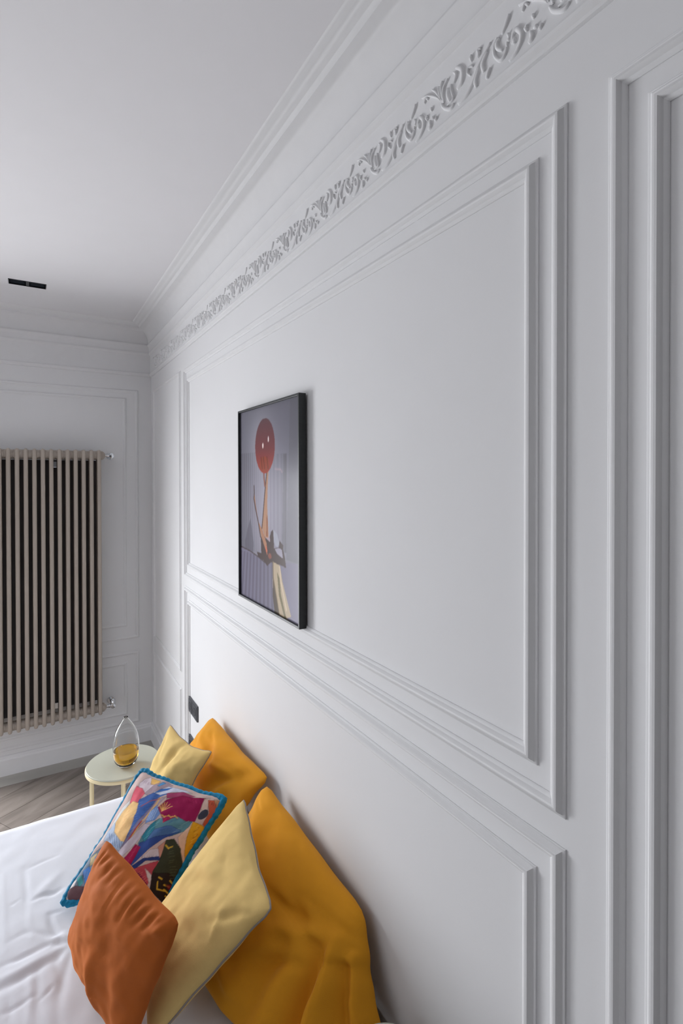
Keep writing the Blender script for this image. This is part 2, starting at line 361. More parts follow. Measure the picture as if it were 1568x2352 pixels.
# windows (outside the frame): casing, sashes, panes
def window(name, x0, x1, z0, z1, wall, mid=1):
    r = bpy.data.objects.new(name, None); C.objects.link(r); r['kind'] = 'structure'
    def bx(b, a0, a1, d0, d1, c0, c1):
        if wall == 'back': b.box((a0, YB+d0, c0), (a1, YB+d1, c1), .004)
        else: b.box((XL-d1, a0, c0), (XL-d0, a1, c1), .004)
    b = MB(); t = .05; d0, d1 = .06, .12
    bx(b, x0, x0+t, d0, d1, z0, z1); bx(b, x1-t, x1, d0, d1, z0, z1); bx(b, x0+t, x1-t, d0, d1, z0, z0+t); bx(b, x0+t, x1-t, d0, d1, z1-t, z1)
    for k in range(1, mid+1):
        xm = x0+(x1-x0)*k/(mid+1); bx(b, xm-.035, xm+.035, d0, d1, z0+t, z1-t)
    b.build('window_frame', M['window_frame'], r)
    for k in range(mid+1):
        a0 = x0+(x1-x0)*k/(mid+1)+.035; a1 = x0+(x1-x0)*(k+1)/(mid+1)-.035
        b = MB(); a0, a1 = max(a0, x0+t), min(a1, x1-t)
        if wall == 'back': b.add([(a0, YB+.09, z0+t), (a1, YB+.09, z0+t), (a1, YB+.09, z1-t), (a0, YB+.09, z1-t)], [(0, 1, 2, 3)])
        else: b.add([(XL-.09, a0, z0+t), (XL-.09, a1, z0+t), (XL-.09, a1, z1-t), (XL-.09, a0, z1-t)], [(0, 1, 2, 3)])
        b.build('pane', M['pane'], r)
    b = MB(); bx(b, x0-.03, x1+.03, -.05, .058, z0-.03, z0); b.build('window_sill', M['window_frame'], r)
window('window_1', WX0, WX1, WZ0, WZ1, 'back')
window('window_2', SY0, SY1, SZ0, SZ1, 'left')  # out-of-view opening for the added left fill lamp

# ------------------------------------------------------------------ radiator
rad = thing('radiator', 'tall taupe tubular column radiator on the far white wall', 'radiator', (-.60, YB-.1, .32))
RO = Vector(rad.location)
RZ0, RZ1 = .318, 2.134; PIT = .0477; RX = -.370
YR = [YB-.140, YB-.105, YB-.070]
def loc_(p): return tuple(Vector(p)-RO)
def tube_mesh():
    b = MB(); r = .0128; L = RZ1-RZ0
    b.lathe((0, 0, 0), [(.004, 0), (.009, .003), (.012, .010), (r, .02), (r, L-.02), (.012, L-.010), (.009, L-.003), (.004, L)], 14); return b
tb = None; hd = None
NS = 17
for k in range(NS):
    x = RX-k*PIT
    if hd is None:
        b = MB()
        zt = RZ1-RZ0-.036; zb = .036
        b.box((-.0105, -.068, zb-.028), (.0105, .017, zb+.028), .006); sec = b.build('lower_header', M['radiator'], rad); auto_smooth(sec, 40); hd = sec
        b = MB(); b.box((-.0105, -.068, zt-.028), (.0105, .017, zt+.028), .006); hd2 = b.build('upper_header', M['radiator'], rad); auto_smooth(hd2, 40)
        b = MB(); b.lathe((0, -.035, 0), [(.030, -PIT/2+.0005), (.030, PIT/2-.0005)], 24, 0); hub = b.build('joint', M['radiator'], sec); auto_smooth(hub, 40); hub.location = (0, 0, zb)
        h2 = hub.copy(); C.objects.link(h2); h2.parent = hd2; h2.location = (0, 0, zt); up = hd2
        # local origin: y=0 at the rear column
        sec.location = loc_((x, YR[2], RZ0))
    else:
        sec = hd.copy(); C.objects.link(sec); sec.parent = rad; sec.location = loc_((x, YR[2], RZ0))
        up = hd2.copy(); C.objects.link(up); up.parent = rad
        for par, zz in ((sec, zb), (up, zt)): q_ = hub.copy(); C.objects.link(q_); q_.parent = par; q_.location = (0, 0, zz)
    up.location = loc_((x, YR[2], RZ0))
    for y in YR:
        if tb is None: tb = tube_mesh().build('tube', M['radiator'], sec); auto_smooth(tb, 40); t_ = tb
        else: t_ = tb.copy(); C.objects.link(t_)
        t_.parent = sec; t_.location = (0, y-YR[2], 0)
# valves on the right-hand end
for nm, z, tall in (('valve', RZ1-.036, False), ('thermostat_valve', RZ0+.036, True)):
    b = MB(); x0 = RX+PIT/2; y0 = YR[1]
    b.lathe((0, 0, 0), [(.030, 0), (.026, .006), (.015, .016), (.011, .018)], 20, 0)
    o = b.build('hub_cap', M['radiator'], rad, loc=loc_((x0, y0, z))); auto_smooth(o, 40)
    b = MB(); b.lathe((.016, 0, 0), [(.009, 0), (.009, .012), (.013, .013), (.013, .026), (.008, .028), (.008, .036)], 16, 0)
    b.lathe((.058, 0, 0), [(.010, -.020), (.016, -.018), (.018, -.008), (.018, .012), (.013, .018)], 18, 1)
    b.tube([(.058, .012, 0), (.058, .125-.02, 0)], .008, 10)
    b.lathe((.058, .098, 0), [(.022, 0), (.022, .006)], 20, 1)
    if tall: b.lathe((.058, -.010, .010), [(.011, 0), (.015, .004), (.015, .034), (.010, .040)], 16, 2)
    else: b.tube([(.058, 0, -.014), (.058, 0, -.024)], .009, 10)
    o = b.build(nm, M['chrome'], rad, loc=loc_((x0, y0, z))); auto_smooth(o, 40); o['label'] = 'chrome valve'
for k in (5, 14):   # wall brackets
    for z in (RZ0+.10, RZ1-.10):
        b = MB(); b.box((-.012, 0, -.02), (.012, YB-YR[2]+.01, .02), .002); b.build('bracket', M['chrome'], rad, loc=loc_((RX-(k+.5)*PIT, YR[2]-.012, z)))
M['gap_darkening_plate'] = mat('gap_darkening_grey', (104, 99, 97), .7, noise_amt=.03)  # grey of an added plate, there to darken the gaps between the tubes
b = MB(); b.box((RX-NS*PIT, YB-.046, RZ0+.07), (RX+.004, YB-.040, RZ1-.07), .002); o = b.build('gap_darkening_plate', M['gap_darkening_plate'], rad, loc=tuple(-RO)); o['label'] = 'added dark plate that darkens the gaps between the tubes'

# ------------------------------------------------------------------ ceiling downlight
dl = thing('recessed_downlight', 'black twin recessed downlight let into the ceiling', 'light', ((DL[0]+DL[2])/2, (DL[1]+DL[3])/2, HC))
O = Vector(dl.location)
b = MB(); x0, y0, x1, y1 = DL[0]-O.x, DL[1]-O.y, DL[2]-O.x, DL[3]-O.y; t = .004
b.box((x0+.0005, y0+.0005, -.002), (x0+t, y1-.0005, .07)); b.box((x1-t, y0+.0005, -.002), (x1-.0005, y1-.0005, .07)); b.box((x0+t, y0+.0005, -.002), (x1-t, y0+t, .07)); b.box((x0+t, y1-t, -.002), (x1-t, y1-.0005, .07))
b.box((x0+t, y0+t, .066), (x1-t, y1-t, .070)); b.box((-.008, y0+t, .0), (.008, y1-t, .066)); b.build('housing', M['downlight'], dl)
for s in (-1, 1):
    cx = s*(x1/2+.002); b = MB(); hw, hh = .036, .034; n = 4
    v = [(cx-hw, -hh, .004), (cx+hw, -hh, .004), (cx+hw, hh, .004), (cx-hw, hh, .004), (cx-.014, -.014, .045), (cx+.014, -.014, .045), (cx+.014, .014, .045), (cx-.014, .014, .045)]
    b.add(v, [(0, 1, 5, 4), (1, 2, 6, 5), (2, 3, 7, 6), (3, 0, 4, 7)]); b.build('reflector', M['reflector'], dl)
    b = MB(); b.lathe((cx, 0, .040), [(.0, 0), (.009, .001), (.012, .004)], 16); b.build('lamp_lens', M['downlight'], dl)

# ------------------------------------------------------------------ sockets on the bed wall
def socket(z0, label):
    t = thing('wall_socket', label, 'socket', (0, 2.917, z0+.043), 'double sockets at the far side of the bed')
    b = MB(); b.box((-.009, -.089, -.043), (0, .089, .043), .002); b.build('face_plate', M['socket'], t)
    for s in (-1, 1):
        b = MB(); b.box((-.0115, s*.044-.034, -.034), (-.008, s*.044+.034, .034), .0015); ins = b.build('insert', M['socket'], t)
        b = MB(); b.lathe((-.0135, s*.044, 0), [(.019, .004), (.021, .0), (.0225, .0), (.0225, .004)], 24, 0); auto_smooth(b.build('socket_ring', M['socket'], ins))
        b = MB()
        for q in (-1, 1): b.lathe((-.0120, s*.044+q*.0095, 0), [(.0028, 0), (.0028, .002)], 10, 0)
        b.build('pin_hole', M['socket_dark'], ins)
socket(.618, 'dark grey double wall socket, the upper one above the rear mustard pillow')
socket(.402, 'dark grey double wall socket, the lower one half hidden by the mustard pillow')

# ------------------------------------------------------------------ canvas rasteriser for flat prints
def fill(img, poly, col, alpha=1.0):
    n = img.shape[0]; m_ = img.shape[1]
    ys, xs = np.mgrid[0:n, 0:m_]; u = (xs+.5)/m_; v = (ys+.5)/n; ins = np.zeros((n, m_), bool)
    for i in range(len(poly)):
        x0, y0 = poly[i]; x1, y1 = poly[(i+1) % len(poly)]
        if y0 == y1: continue
        c = ((y0 > v) != (y1 > v)) & (u < (x1-x0)*(v-y0)/(y1-y0)+x0); ins ^= c
    c = np.array(lin(col)); img[ins] = img[ins]*(1-alpha)+c*alpha
def stroke(img, pts, w, col, alpha=1.0, asp=1.0):
    n, m_ = img.shape[:2]; ys, xs = np.mgrid[0:n, 0:m_]; u = (xs+.5)/m_; v = (ys+.5)/n; d = np.full((n, m_), 9.)
    for (x0, y0), (x1, y1) in zip(pts[:-1], pts[1:]):
        dx, dy = x1-x0, (y1-y0)*asp; t = np.clip(((u-x0)*dx+(v-y0)*asp*dy)/(dx*dx+dy*dy+1e-12), 0, 1)
        d = np.minimum(d, np.hypot(u-x0-t*dx, (v-y0)*asp-t*dy))
    a = (np.clip((w-d)/(w*.4+1e-6)+.5, 0, 1)*alpha)[..., None]; img[:] = img*(1-a)+np.array(lin(col))*a
def ellipse(img, cx, cy, rx, ry, fcol, alpha=1.0):
    n, m_ = img.shape[:2]; ys, xs = np.mgrid[0:n, 0:m_]; u = (xs+.5)/m_; v = (ys+.5)/n
    q = ((u-cx)/rx)**2+((v-cy)/ry)**2; ins = q < 1
    if callable(fcol): img[ins] = fcol(u[ins], v[ins])
    else: img[ins] = img[ins]*(1-alpha)+np.array(lin(fcol))*alpha
def blur(img, k=1):
    for _ in range(k):
        p = np.pad(img, ((1, 1), (1, 1), (0, 0)), 'edge'); img = (p[:-2, 1:-1]+p[2:, 1:-1]+p[1:-1, :-2]+p[1:-1, 2:]+2*p[1:-1, 1:-1])/6
    return img

# ------------------------------------------------------------------ framed picture
PY0, PY1, PZ0, PZ1 = 2.103, 1.527, 1.4535, 2.2225
pic = thing('framed_picture', 'black framed print of raised legs balancing a red balloon', 'picture', (0, (PY0+PY1)/2, PZ0))
PO = Vector(pic.location)
def pbox(b, y0, y1, z0, z1, x0, x1, bev=.001): b.box((x0, y0-PO.y, z0-PO.z), (x1, y1-PO.y, z1-PO.z), bev)
b = MB(); fw = .008; xo, xi = -.032, -.006
pbox(b, PY1, PY1+fw, PZ0, PZ1, xo, xi); pbox(b, PY0-fw, PY0, PZ0, PZ1, xo, xi); pbox(b, PY1+fw, PY0-fw, PZ0, PZ0+fw, xo, xi); pbox(b, PY1+fw, PY0-fw, PZ1-fw, PZ1, xo, xi)
b.build('frame', M['frame'], pic)
b = MB(); pbox(b, PY1+fw, PY0-fw, PZ0+fw, PZ1-fw, -.021, -.007, 0); b.build('backing_board', M['frame'], pic)
b = MB(); pbox(b, (PY0+PY1)/2-.03, (PY0+PY1)/2+.03, PZ1-.05, PZ1-.03, -.007, 0, 0); b.build('wall_hook', M['chrome'], pic)
NU, NV = 240, 320
im = np.zeros((NV, NU, 3)); ys, xs = np.mgrid[0:NV, 0:NU]; u = (xs+.5)/NU; v = (ys+.5)/NV
c0, c1 = np.array(lin((128, 127, 136))), np.array(lin((172, 169, 180)))
g = np.exp(-(((u-.5)/.38)**2+((v-.48)/.33)**2)); im[:] = c0+(c1-c0)*g[..., None]
halo = np.exp(-(((u-.38)/.2)**2+((v-.83)/.16)**2)); im += (halo*.10)[..., None]
left = (v < .775) & (v > .26) & (u < .45); st = .5+.5*np.sin(u*2*np.pi/.038); k_ = (1-.22*st*np.clip((.45-u)/.3, 0, 1)*left); im *= k_[..., None]
right = (v < .755) & (v > .30) & (u > .55) & (u < .82); im *= (1-.12*(.5+.5*np.sin(u*2*np.pi/.06))*right)[..., None]
fill(im, [(.74, .30), (.80, .30), (.81, .752), (.76, .755)], (92, 90, 92), .35)
fill(im, [(.80, .27), (1, .27), (1, 1), (.86, 1)], (118, 118, 122), .35)
fill(im, [(.09, .30), (.14, .37), (.20, .43), (.26, .30), (.25, .25), (.1, .25)], (108, 106, 118), .55)
# table top with fluted cloth
fill(im, [(0, .263), (.178, .257), (.337, .241), (.459, .224), (.6, .235), (.787, .256), (1, .268), (1, 0), (0, 0)], (140, 136, 152))
low = v < .245; im *= (1-.25*(.5+.5*np.sin((u+.12*(v-.25)*(u-.5)*4)*2*np.pi/.062))*low*(u < .62))[..., None]
stroke(im, [(0, .264), (.178, .256), (.337, .240), (.459, .222)], .004, (95, 85, 85), 1, 1.3)
# dress
fill(im, [(.391, .343), (.399, .262), (.32, .262), (.34, .240), (.442, .229), (.50, .208), (.567, .235), (.707, .236), (.798, .231), (.78, .278), (.752, .316), (.757, .33), (.70, .35), (.692, .317), (.615, .305), (.60, .396), (.568, .384), (.544, .355), (.552, .329), (.478, .345), (.43, .36)], (92, 76, 74))
fill(im, [(.60, .396), (.665, .376), (.695, .338), (.672, .314), (.63, .322), (.610, .345)], (172, 172, 182))
fill(im, [(.625, .303), (.685, .313), (.735, .310), (.752, .27), (.70, .277), (.66, .285)], (168, 164, 176))
fill(im, [(.47, .35), (.55, .330), (.55, .345), (.50, .362)], (176, 160, 168))
# legs
fill(im, [(.506, .68), (.528, .68), (.512, .6), (.503, .51), (.516, .42), (.527, .35), (.47, .345), (.405, .40), (.440, .49), (.462, .56), (.48, .61)], (184, 150, 126))
fill(im, [(.495, .47), (.508, .44), (.508, .352), (.488, .352)], (150, 96, 62))
stroke(im, [(.500, .68), (.478, .615), (.460, .56), (.440, .485), (.415, .40), (.40, .37)], .007, (88, 62, 54), .9, 1.3)
stroke(im, [(.447, .67), (.452, .64), (.464, .606)], .012, (150, 108, 96), 1, 1.3)
fill(im, [(.262, .535), (.278, .56), (.30, .50), (.352, .417), (.43, .375), (.49, .32), (.505, .262), (.47, .29), (.40, .345), (.34, .42), (.29, .49)], (178, 140, 116))
stroke(im, [(.268, .60), (.272, .565), (.264, .535), (.292, .488), (.345, .417), (.385, .345)], .007, (84, 62, 58), .95, 1.3)
fill(im, [(.50, .262), (.47, .29), (.485, .315), (.503, .285)], (205, 130, 105))
ellipse(im, .545, .262, .028, .014, (150, 100, 88))
# skirt
fill(im, [(.591, .240), (.707, .232), (.743, .161), (.869, .02), (.80, .0), (.62, .0), (.590, .128)], (186, 172, 150))
fill(im, [(.60, .17), (.63, .10), (.70, .0), (.62, .0), (.59, .08)], (100, 88, 76))
fill(im, [(.66, .20), (.70, .17), (.72, .10), (.80, .0), (.77, .0), (.69, .09)], (132, 124, 92))
stroke(im, [(.595, .235), (.60, .16), (.66, .06), (.69, 0)], .008, (120, 105, 85), .8, 1.3)
stroke(im, [(.70, .225), (.72, .16), (.80, .04)], .008, (214, 200, 178), .7, 1.3)
# balloon
ca_, cb_, cc_ = (np.array(lin(c)) for c in ((118, 94, 98), (138, 88, 90), (172, 84, 72)))
def balloon(uu, vv):
    t = np.clip((.94-vv)/.275, 0, 1)[:, None]; return np.where(t < .55, ca_+(cb_-ca_)*t/.55, cb_+(cc_-cb_)*(t-.55)/.45)
ellipse(im, .462, .802, .169, .137, balloon)
fill(im, [(.36, .70), (.40, .745), (.47, .75), (.52, .735), (.55, .70), (.50, .672), (.42, .672)], (160, 92, 66), .7)
for a in (.40, .44, .50): stroke(im, [(a, .745), (a+.02, .69)], .007, (120, 66, 50), .7, 1.3)
ellipse(im, .431, .804, .010, .014, (236, 224, 220)); ellipse(im, .525, .832, .009, .014, (228, 218, 218))
stroke(im, [(.63, .685), (.72, .683), (.74, .67)], .006, (190, 170, 178), .5, 1.3)
im = .25*(np.clip(blur(im, 1), 0, 1)/.25)**1.35*.80
vv = []; ff = []
yA, yB, zA, zB, xP = PY0-fw, PY1+fw, PZ0+fw, PZ1-fw, -.0225
for j in range(NV):
    for i in range(NU): vv.append((xP, yA+(yB-yA)*i/(NU-1)-PO.y, zA+(zB-zA)*j/(NV-1)-PO.z))
for j in range(NV-1):
    for i in range(NU-1): k = j*NU+i; ff.append((k, k+NU, k+NU+1, k+1))
def grid_obj(name, vv, ff, m, parent, cols=None, smooth=True):
    me = bpy.data.meshes.new(name); me.from_pydata([tuple(p) for p in vv], [], ff)
    if smooth: me.polygons.foreach_set('use_smooth', [True]*len(me.polygons))
    if cols is not None:
        at = me.color_attributes.new('Col', 'FLOAT_COLOR', 'POINT'); arr = np.ones((len(vv), 4), np.float32); arr[:, :3] = cols; at.data.foreach_set('color', arr.ravel())
    me.materials.append(m); o = bpy.data.objects.new(name, me); C.objects.link(o)
    if parent: o.parent = parent
    return o
grid_obj('print', vv, ff, M['print'], pic, im.reshape(-1, 3))

# ------------------------------------------------------------------ bed
BX0, BX1, BY0, BY1, BZ = -2.08, -.03, 1.045, 2.462, .55
bed = thing('bed', 'double bed with its head against the white panelled wall', 'bed', ((BX0+BX1)/2, (BY0+BY1)/2, 0))
BO = Vector(bed.location)
def bb(a, c, bev=.0):
    b = MB(); b.box(tuple(Vector(a)-BO), tuple(Vector(c)-BO), bev); return b
bb((BX0+.03, BY0+.03, .10), (BX1, BY1-.03, .30), .012).build('bed_base', M['bedbase'], bed)
bb((BX0+.02, BY0+.02, .30), (BX1, BY1-.02, BZ-.012), .04).build('mattress', M['mattress'], bed)
for x in (BX0+.12, BX1-.12):
    for y in (BY0+.12, BY1-.12):
        b = MB(); b.lathe((x-BO.x, y-BO.y, 0), [(.018, 0), (.025, .10)], 16); b.build('leg', M['bedbase'], bed)
# sheet with creases (traced where they lie on the bed)
Z5 = lambda l: [plane_pt(x/5.204, 1900+y/5.204, 2, BZ)[:2] for x, y in l]
CREASES = [  # polyline, depth, width  (negative depth = valley)
 (Z5([(830, 1375), (600, 1385), (420, 1480), (200, 1600)]), -.011, .012),
 (Z5([(700, 1320), (560, 1420), (380, 1500), (150, 1640)]), .006, .014),
 (Z5([(700, 1520), (430, 1690), (200, 1830), (-60, 1960)]), -.011, .016),
 (Z5([(760, 1440), (480, 1580), (240, 1720), (-60, 1850)]), .008, .018),
 (Z5([(0, 1660), (250, 1560), (400, 1480)]), -.005, .010),
 (Z5([(290, 480), (305, 700), (330, 980), (360, 1300)]), -.005, .010),
 (Z5([(330, 900), (350, 1150), (380, 1300)]), .006, .010),
 (Z5([(590, 1040), (610, 1150), (660, 1240), (720, 1310)]), -.010, .009),
 (Z5([(590, 1040), (740, 1005)]), -.004, .006),
 (Z5([(360, 1250), (520, 1275), (640, 1300)]), -.005, .008),
 (Z5([(100, 1370), (300, 1260), (370, 1250)]), -.003, .010),
 (Z5([(400, 870), (520, 810), (640, 790), (720, 740)]), -.009, .010),
 (Z5([(430, 870), (560, 700), (700, 560)]), .006, .020),
 (Z5([(850, 1400), (700, 1510), (660, 1620), (740, 1780), (700, 2000), (690, 2352)]), -.006, .012),
 (Z5([(880, 1440), (820, 1600), (780, 1740), (760, 1950)]), -.006, .012),
 (Z5([(480, 2060), (590, 1950), (620, 1900)]), -.005, .006),
 (Z5([(20, 2230), (200, 2150), (430, 2000)]), -.005, .007),
 (Z5([(120, 940), (230, 870)]), -.003, .005), (Z5([(320, 500), (480, 420), (680, 340)]), -.003, .008),
 (Z5([(90, 1960), (120, 2200), (100, 2400)]), -.003, .008), (Z5([(360, 1700), (370, 2000), (330, 2352)]), .004, .010),
 (Z5([(450, 1700), (440, 2000), (460, 2352)]), -.004, .010), (Z5([(35, 560), (50, 1000), (60, 1500)]), .003, .006),
 (Z5([(830, 1370), (1000, 1700), (1180, 2100)]), .004, .03), (Z5([(620, 1340), (740, 1300), (840, 1340)]), .009, .012)]
NX, NY = 300, 230
gx = BX0-.02+(BX1-BX0+.02)*np.linspace(0, 1, NX)**.85; gy = np.linspace(BY0-.015, BY1+.015, NY)
XX, YY = np.meshgrid(gx, gy); ZZ = np.full_like(XX, BZ)
for pts, dep, wd in CREASES:
    dep *= .62
    d = np.full_like(XX, 9.); al = np.zeros_like(XX); tot = len(pts)-1
    for i in range(tot):
        (x0, y0), (x1, y1) = pts[i], pts[i+1]; dx, dy = x1-x0, y1-y0
        t = np.clip(((XX-x0)*dx+(YY-y0)*dy)/(dx*dx+dy*dy), 0, 1); q = np.hypot(XX-x0-t*dx, YY-y0-t*dy); a = (i+t)/tot
        al = np.where(q < d, a, al); d = np.minimum(d, q)
    ZZ += dep*np.exp(-(d/wd)**2)*(.35+.65*np.sin(np.pi*np.clip(al*.9+.05, 0, 1)))
for j in range(NY):
    for i in range(NX):
        p = Vector((gx[i], gy[j], 0)); ZZ[j, i] += .0022*noise.noise(p*7)+.0012*noise.noise(p*17)
ex = np.maximum(0, (BX0+.04)-XX); ey = np.maximum(0, np.maximum((BY0+.04)-YY, YY-(BY1-.04)))
ZZ -= 4.5*ex**2+4.5*ey**2
sv = [(XX[j, i], YY[j, i], ZZ[j, i]) for j in range(NY) for i in range(NX)]
sf = [(j*NX+i, j*NX+i+1, (j+1)*NX+i+1, (j+1)*NX+i) for j in range(NY-1) for i in range(NX-1)]
def skirt_down(idx):
    k0 = len(sv); n = len(idx)
    for r, z in enumerate((.50, .42, .33, .24)):
        for q, i in enumerate(idx):
            x, y, _ = sv[i]; s_ = .004*math.sin(x*23+r)+.004*math.sin(y*19+r*2)
            ox = -1 if x < BX0 else 0; oy = -1 if y < BY0 else (1 if y > BY1 else 0)
            sv.append((x+ox*s_, y+oy*s_, z))
    prev = list(idx)
    for r in range(4):
        cur = [k0+r*n+q for q in range(n)]
        for q in range(n-1): sf.append((prev[q], prev[q+1], cur[q+1], cur[q]))
        prev = cur
per = [NX-1-i for i in range(NX)]+[j*NX for j in range(1, NY)]+[(NY-1)*NX+i for i in range(1, NX)]
skirt_down(per)
sh = grid_obj('bed_sheet', sv, sf, M['sheet'], None)
tag(sh, 'creased white cotton sheet spread over the bed under the cushions', 'bedding')

# ------------------------------------------------------------------ cushions
def cushion(name, label, cat, cs, T_, m, N=44, pinch=.06, expo=.42, wr=None, sag=0, back_m=None, cols=None, group=None, thick_back=None, seed=0, part='cover', rn=.004, belly=0):
    """cs = top-left, top-right, bottom-left, bottom-right corner points of the seam"""
    TL, TR, BL, BR = [Vector(c) for c in cs]
    ctr = (TL+TR+BL+BR)/4
    base = Vector((ctr.x, ctr.y, min(BL.z, BR.z)))
    root = thing(name, label, cat, base, group)
    nrm = ((TR-TL)+(BR-BL)).cross((TL-BL)+(TR-BR)).normalized()
    if nrm.x > 0: nrm = -nrm          # towards the room
    def mid(s, t):
        # edges drawn in between the corners
        s2 = s*(1-pinch*(1-t*t)+.010*math.sin(t*5+seed)*(1-t**4)+.006*math.sin(t*13+seed*2)*(1-t**8)); t2 = t*(1-pinch*(1-s*s)+.010*math.sin(s*4.4+seed*1.7)*(1-s**4)+.006*math.sin(s*11+seed)*(1-s**8))
        r_c = max(0, (abs(s)-.86)/.14)*max(0, (abs(t)-.86)/.14); s2 *= 1-.035*r_c; t2 *= 1-.035*r_c
        a = (s2+1)/2; b_ = (t2+1)/2
        return (TL*(1-a)+TR*a)*b_+(BL*(1-a)+BR*a)*(1-b_)
    tb_ = T_ if thick_back is None else thick_back
    off = Vector((seed*7.3, seed*3.1, 0))
    def surf(s, t, side):
        q = max(0, (1-s*s)*(1-t*t))
        th = (T_ if side > 0 else tb_)*q**expo
        nz = rn*noise.noise(Vector((s*2.3, t*2.3, side*3))+off)+rn*.5*noise.noise(Vector((s*6, t*6, side*5))+off)
        w = wr(s, t) if (wr and side > 0) else 0
        e = min(1, q*8)
        p = mid(s, t)+nrm*side*(th+nz*e*1.5+w*min(1, q*14))
        if belly and side > 0:
            k = math.sqrt(max(0, 1-((s-.15)/1.15)**2))*min(1, (1-abs(s))*5)*((1-t)/2)**1.7
            p.x -= belly*k; p.z = max(p.z-.02*k, BZ+.012)
        return p
    n = N; P_ = [math.sin(math.pi/2*(-1+2*i/(n-1))*.985)/math.sin(math.pi/2*.985) for i in range(n)]
    fv = [surf(s, t, 1)-base for t in P_ for s in P_]; ff_ = [(j*n+i, j*n+i+1, (j+1)*n+i+1, (j+1)*n+i) for j in range(n-1) for i in range(n-1)]
    # which way round?
    if (fv[1]-fv[0]).cross(fv[n]-fv[0]).dot(nrm) < 0: ff_ = [q[::-1] for q in ff_]
    colarr = None
    if cols is not None:
        nv, nu = cols.shape[:2]; colarr = np.array([cols[min(nv-1, int((t+1)/2*(nv-1)+.5)), min(nu-1, int((s+1)/2*(nu-1)+.5))] for t in P_ for s in P_])
    if back_m is None and colarr is None:
        bv = [surf(s, t, -1)-base for t in P_ for s in P_]; k = n*n
        both = fv+bv; fb = [tuple(i+k for i in q[::-1]) for q in ff_]
        me_faces = ff_+fb
        me = bpy.data.meshes.new(part); me.from_pydata([tuple(p) for p in both], [], me_faces)
        bm = bmesh.new(); bm.from_mesh(me); bmesh.ops.remove_doubles(bm, verts=bm.verts, dist=1e-5); bm.to_mesh(me); bm.free()
        me.polygons.foreach_set('use_smooth', [True]*len(me.polygons)); me.materials.append(m)
        o = bpy.data.objects.new(part, me); C.objects.link(o); o.parent = root
    else:
        grid_obj(part, fv, ff_, m, root, colarr)
        n2 = 40; Q = [-1+2*i/(n2-1) for i in range(n2)]
        bv = [surf(s, t, -1)-base for t in Q for s in Q]; fb = [(j*n2+i, j*n2+i+1, (j+1)*n2+i+1, (j+1)*n2+i) for j in range(n2-1) for i in range(n2-1)]
        if (bv[1]-bv[0]).cross(bv[n2]-bv[0]).dot(nrm) > 0: fb = [q[::-1] for q in fb]
        grid_obj('back_panel', bv, fb, back_m or m, root)
    def edge(k=40):
        L = []
        for i in range(k): L.append(mid(-1+2*i/k, 1)-base)
        for i in range(k): L.append(mid(1, 1-2*i/k)-base)
        for i in range(k): L.append(mid(1-2*i/k, -1)-base)
        for i in range(k): L.append(mid(-1, -1+2*i/k)-base)
        return L
    return root, edge, mid, nrm, surf

def g2(s, t, s0, t0, s1, t1, w, d):
    dx, dy = s1-s0, t1-t0; k = max(0, min(1, ((s-s0)*dx+(t-t0)*dy)/(dx*dx+dy*dy))); q = math.hypot(s-s0-k*dx, t-t0-k*dy)
    return d*math.exp(-(q/w)**2)*(.3+.7*math.sin(math.pi*min(1, max(0, k*.9+.05))))

# far mustard pillow
def wr_far(s, t):
    return (g2(s, t, -.35, .55, .1, .2, .14, -.026)+g2(s, t, .35, -.1, .75, .75, .10, -.016)+g2(s, t, .05, .25, .6, .5, .10, .016)
            + g2(s, t, -.85, .9, -.5, .2, .08, .006)+g2(s, t, .55, -.6, .7, .4, .09, .014)+g2(s, t, -.6, .85, -.2, .6, .05, -.004))
cushion('pillow', 'mustard cotton pillow leaning on the wall, the far one by the sockets', 'pillow',
        [plane_pt(488, 1645, 0, -.036), plane_pt(618, 1786, 0, -.028), (-.215, 2.47, .585), (-.205, 1.86, .580)], .075, M['mustard'], 60, .045, .45, wr_far, thick_back=.018, seed=2,
        group='mustard pillows against the wall')
# near mustard pillow: loose open end draped towards the viewer
def wr_near(s, t):
    f = max(0, (s-.35)/.65); dn = (1-t)/2
    fold = (g2(s, t, .76, .05, .66, -1.3, .06, -.032)+g2(s, t, .84, .45, .78, -1.3, .05, .026)+g2(s, t, .60, .25, .46, -1.3, .09, .018)+g2(s, t, .90, .1, .87, -1.3, .035, -.026)+g2(s, t, .95, .3, .95, -1.3, .035, .014)+g2(s, t, .30, -.1, .15, -1.0, .10, .010)+g2(s, t, .2, -.45, .6, -.1, .06, -.014))*1.45
    return fold+1.35*(g2(s, t, -.7, .7, -.35, .25, .16, .020)+g2(s, t, -.95, .45, -.2, -.5, .2, -.022)+g2(s, t, .35, .35, .8, .1, .09, -.014)
            + g2(s, t, .25, -.05, .75, .38, .09, .016)+g2(s, t, 0, .2, .5, .25, .06, -.007)+g2(s, t, -.9, .75, -.7, .75, .03, -.004)
            + g2(s, t, .1, -.6, .5, -.3, .07, -.008)+g2(s, t, -.2, -.7, .3, -.75, .06, .008))
NM, _, _, _, _ = cushion('pillow', 'mustard cotton pillow with loose draped end, nearest the viewer against the wall', 'pillow',
        [plane_pt(612, 1799, 0, -.050), plane_pt(835, 2092, 0, -.028), (-.262, 1.71, .585), (-.060, 1.01, .570)], .085, M['mustard'], 80, .02, .40, wr_near, thick_back=.018, belly=.20, seed=5,
        group='mustard pillows against the wall')
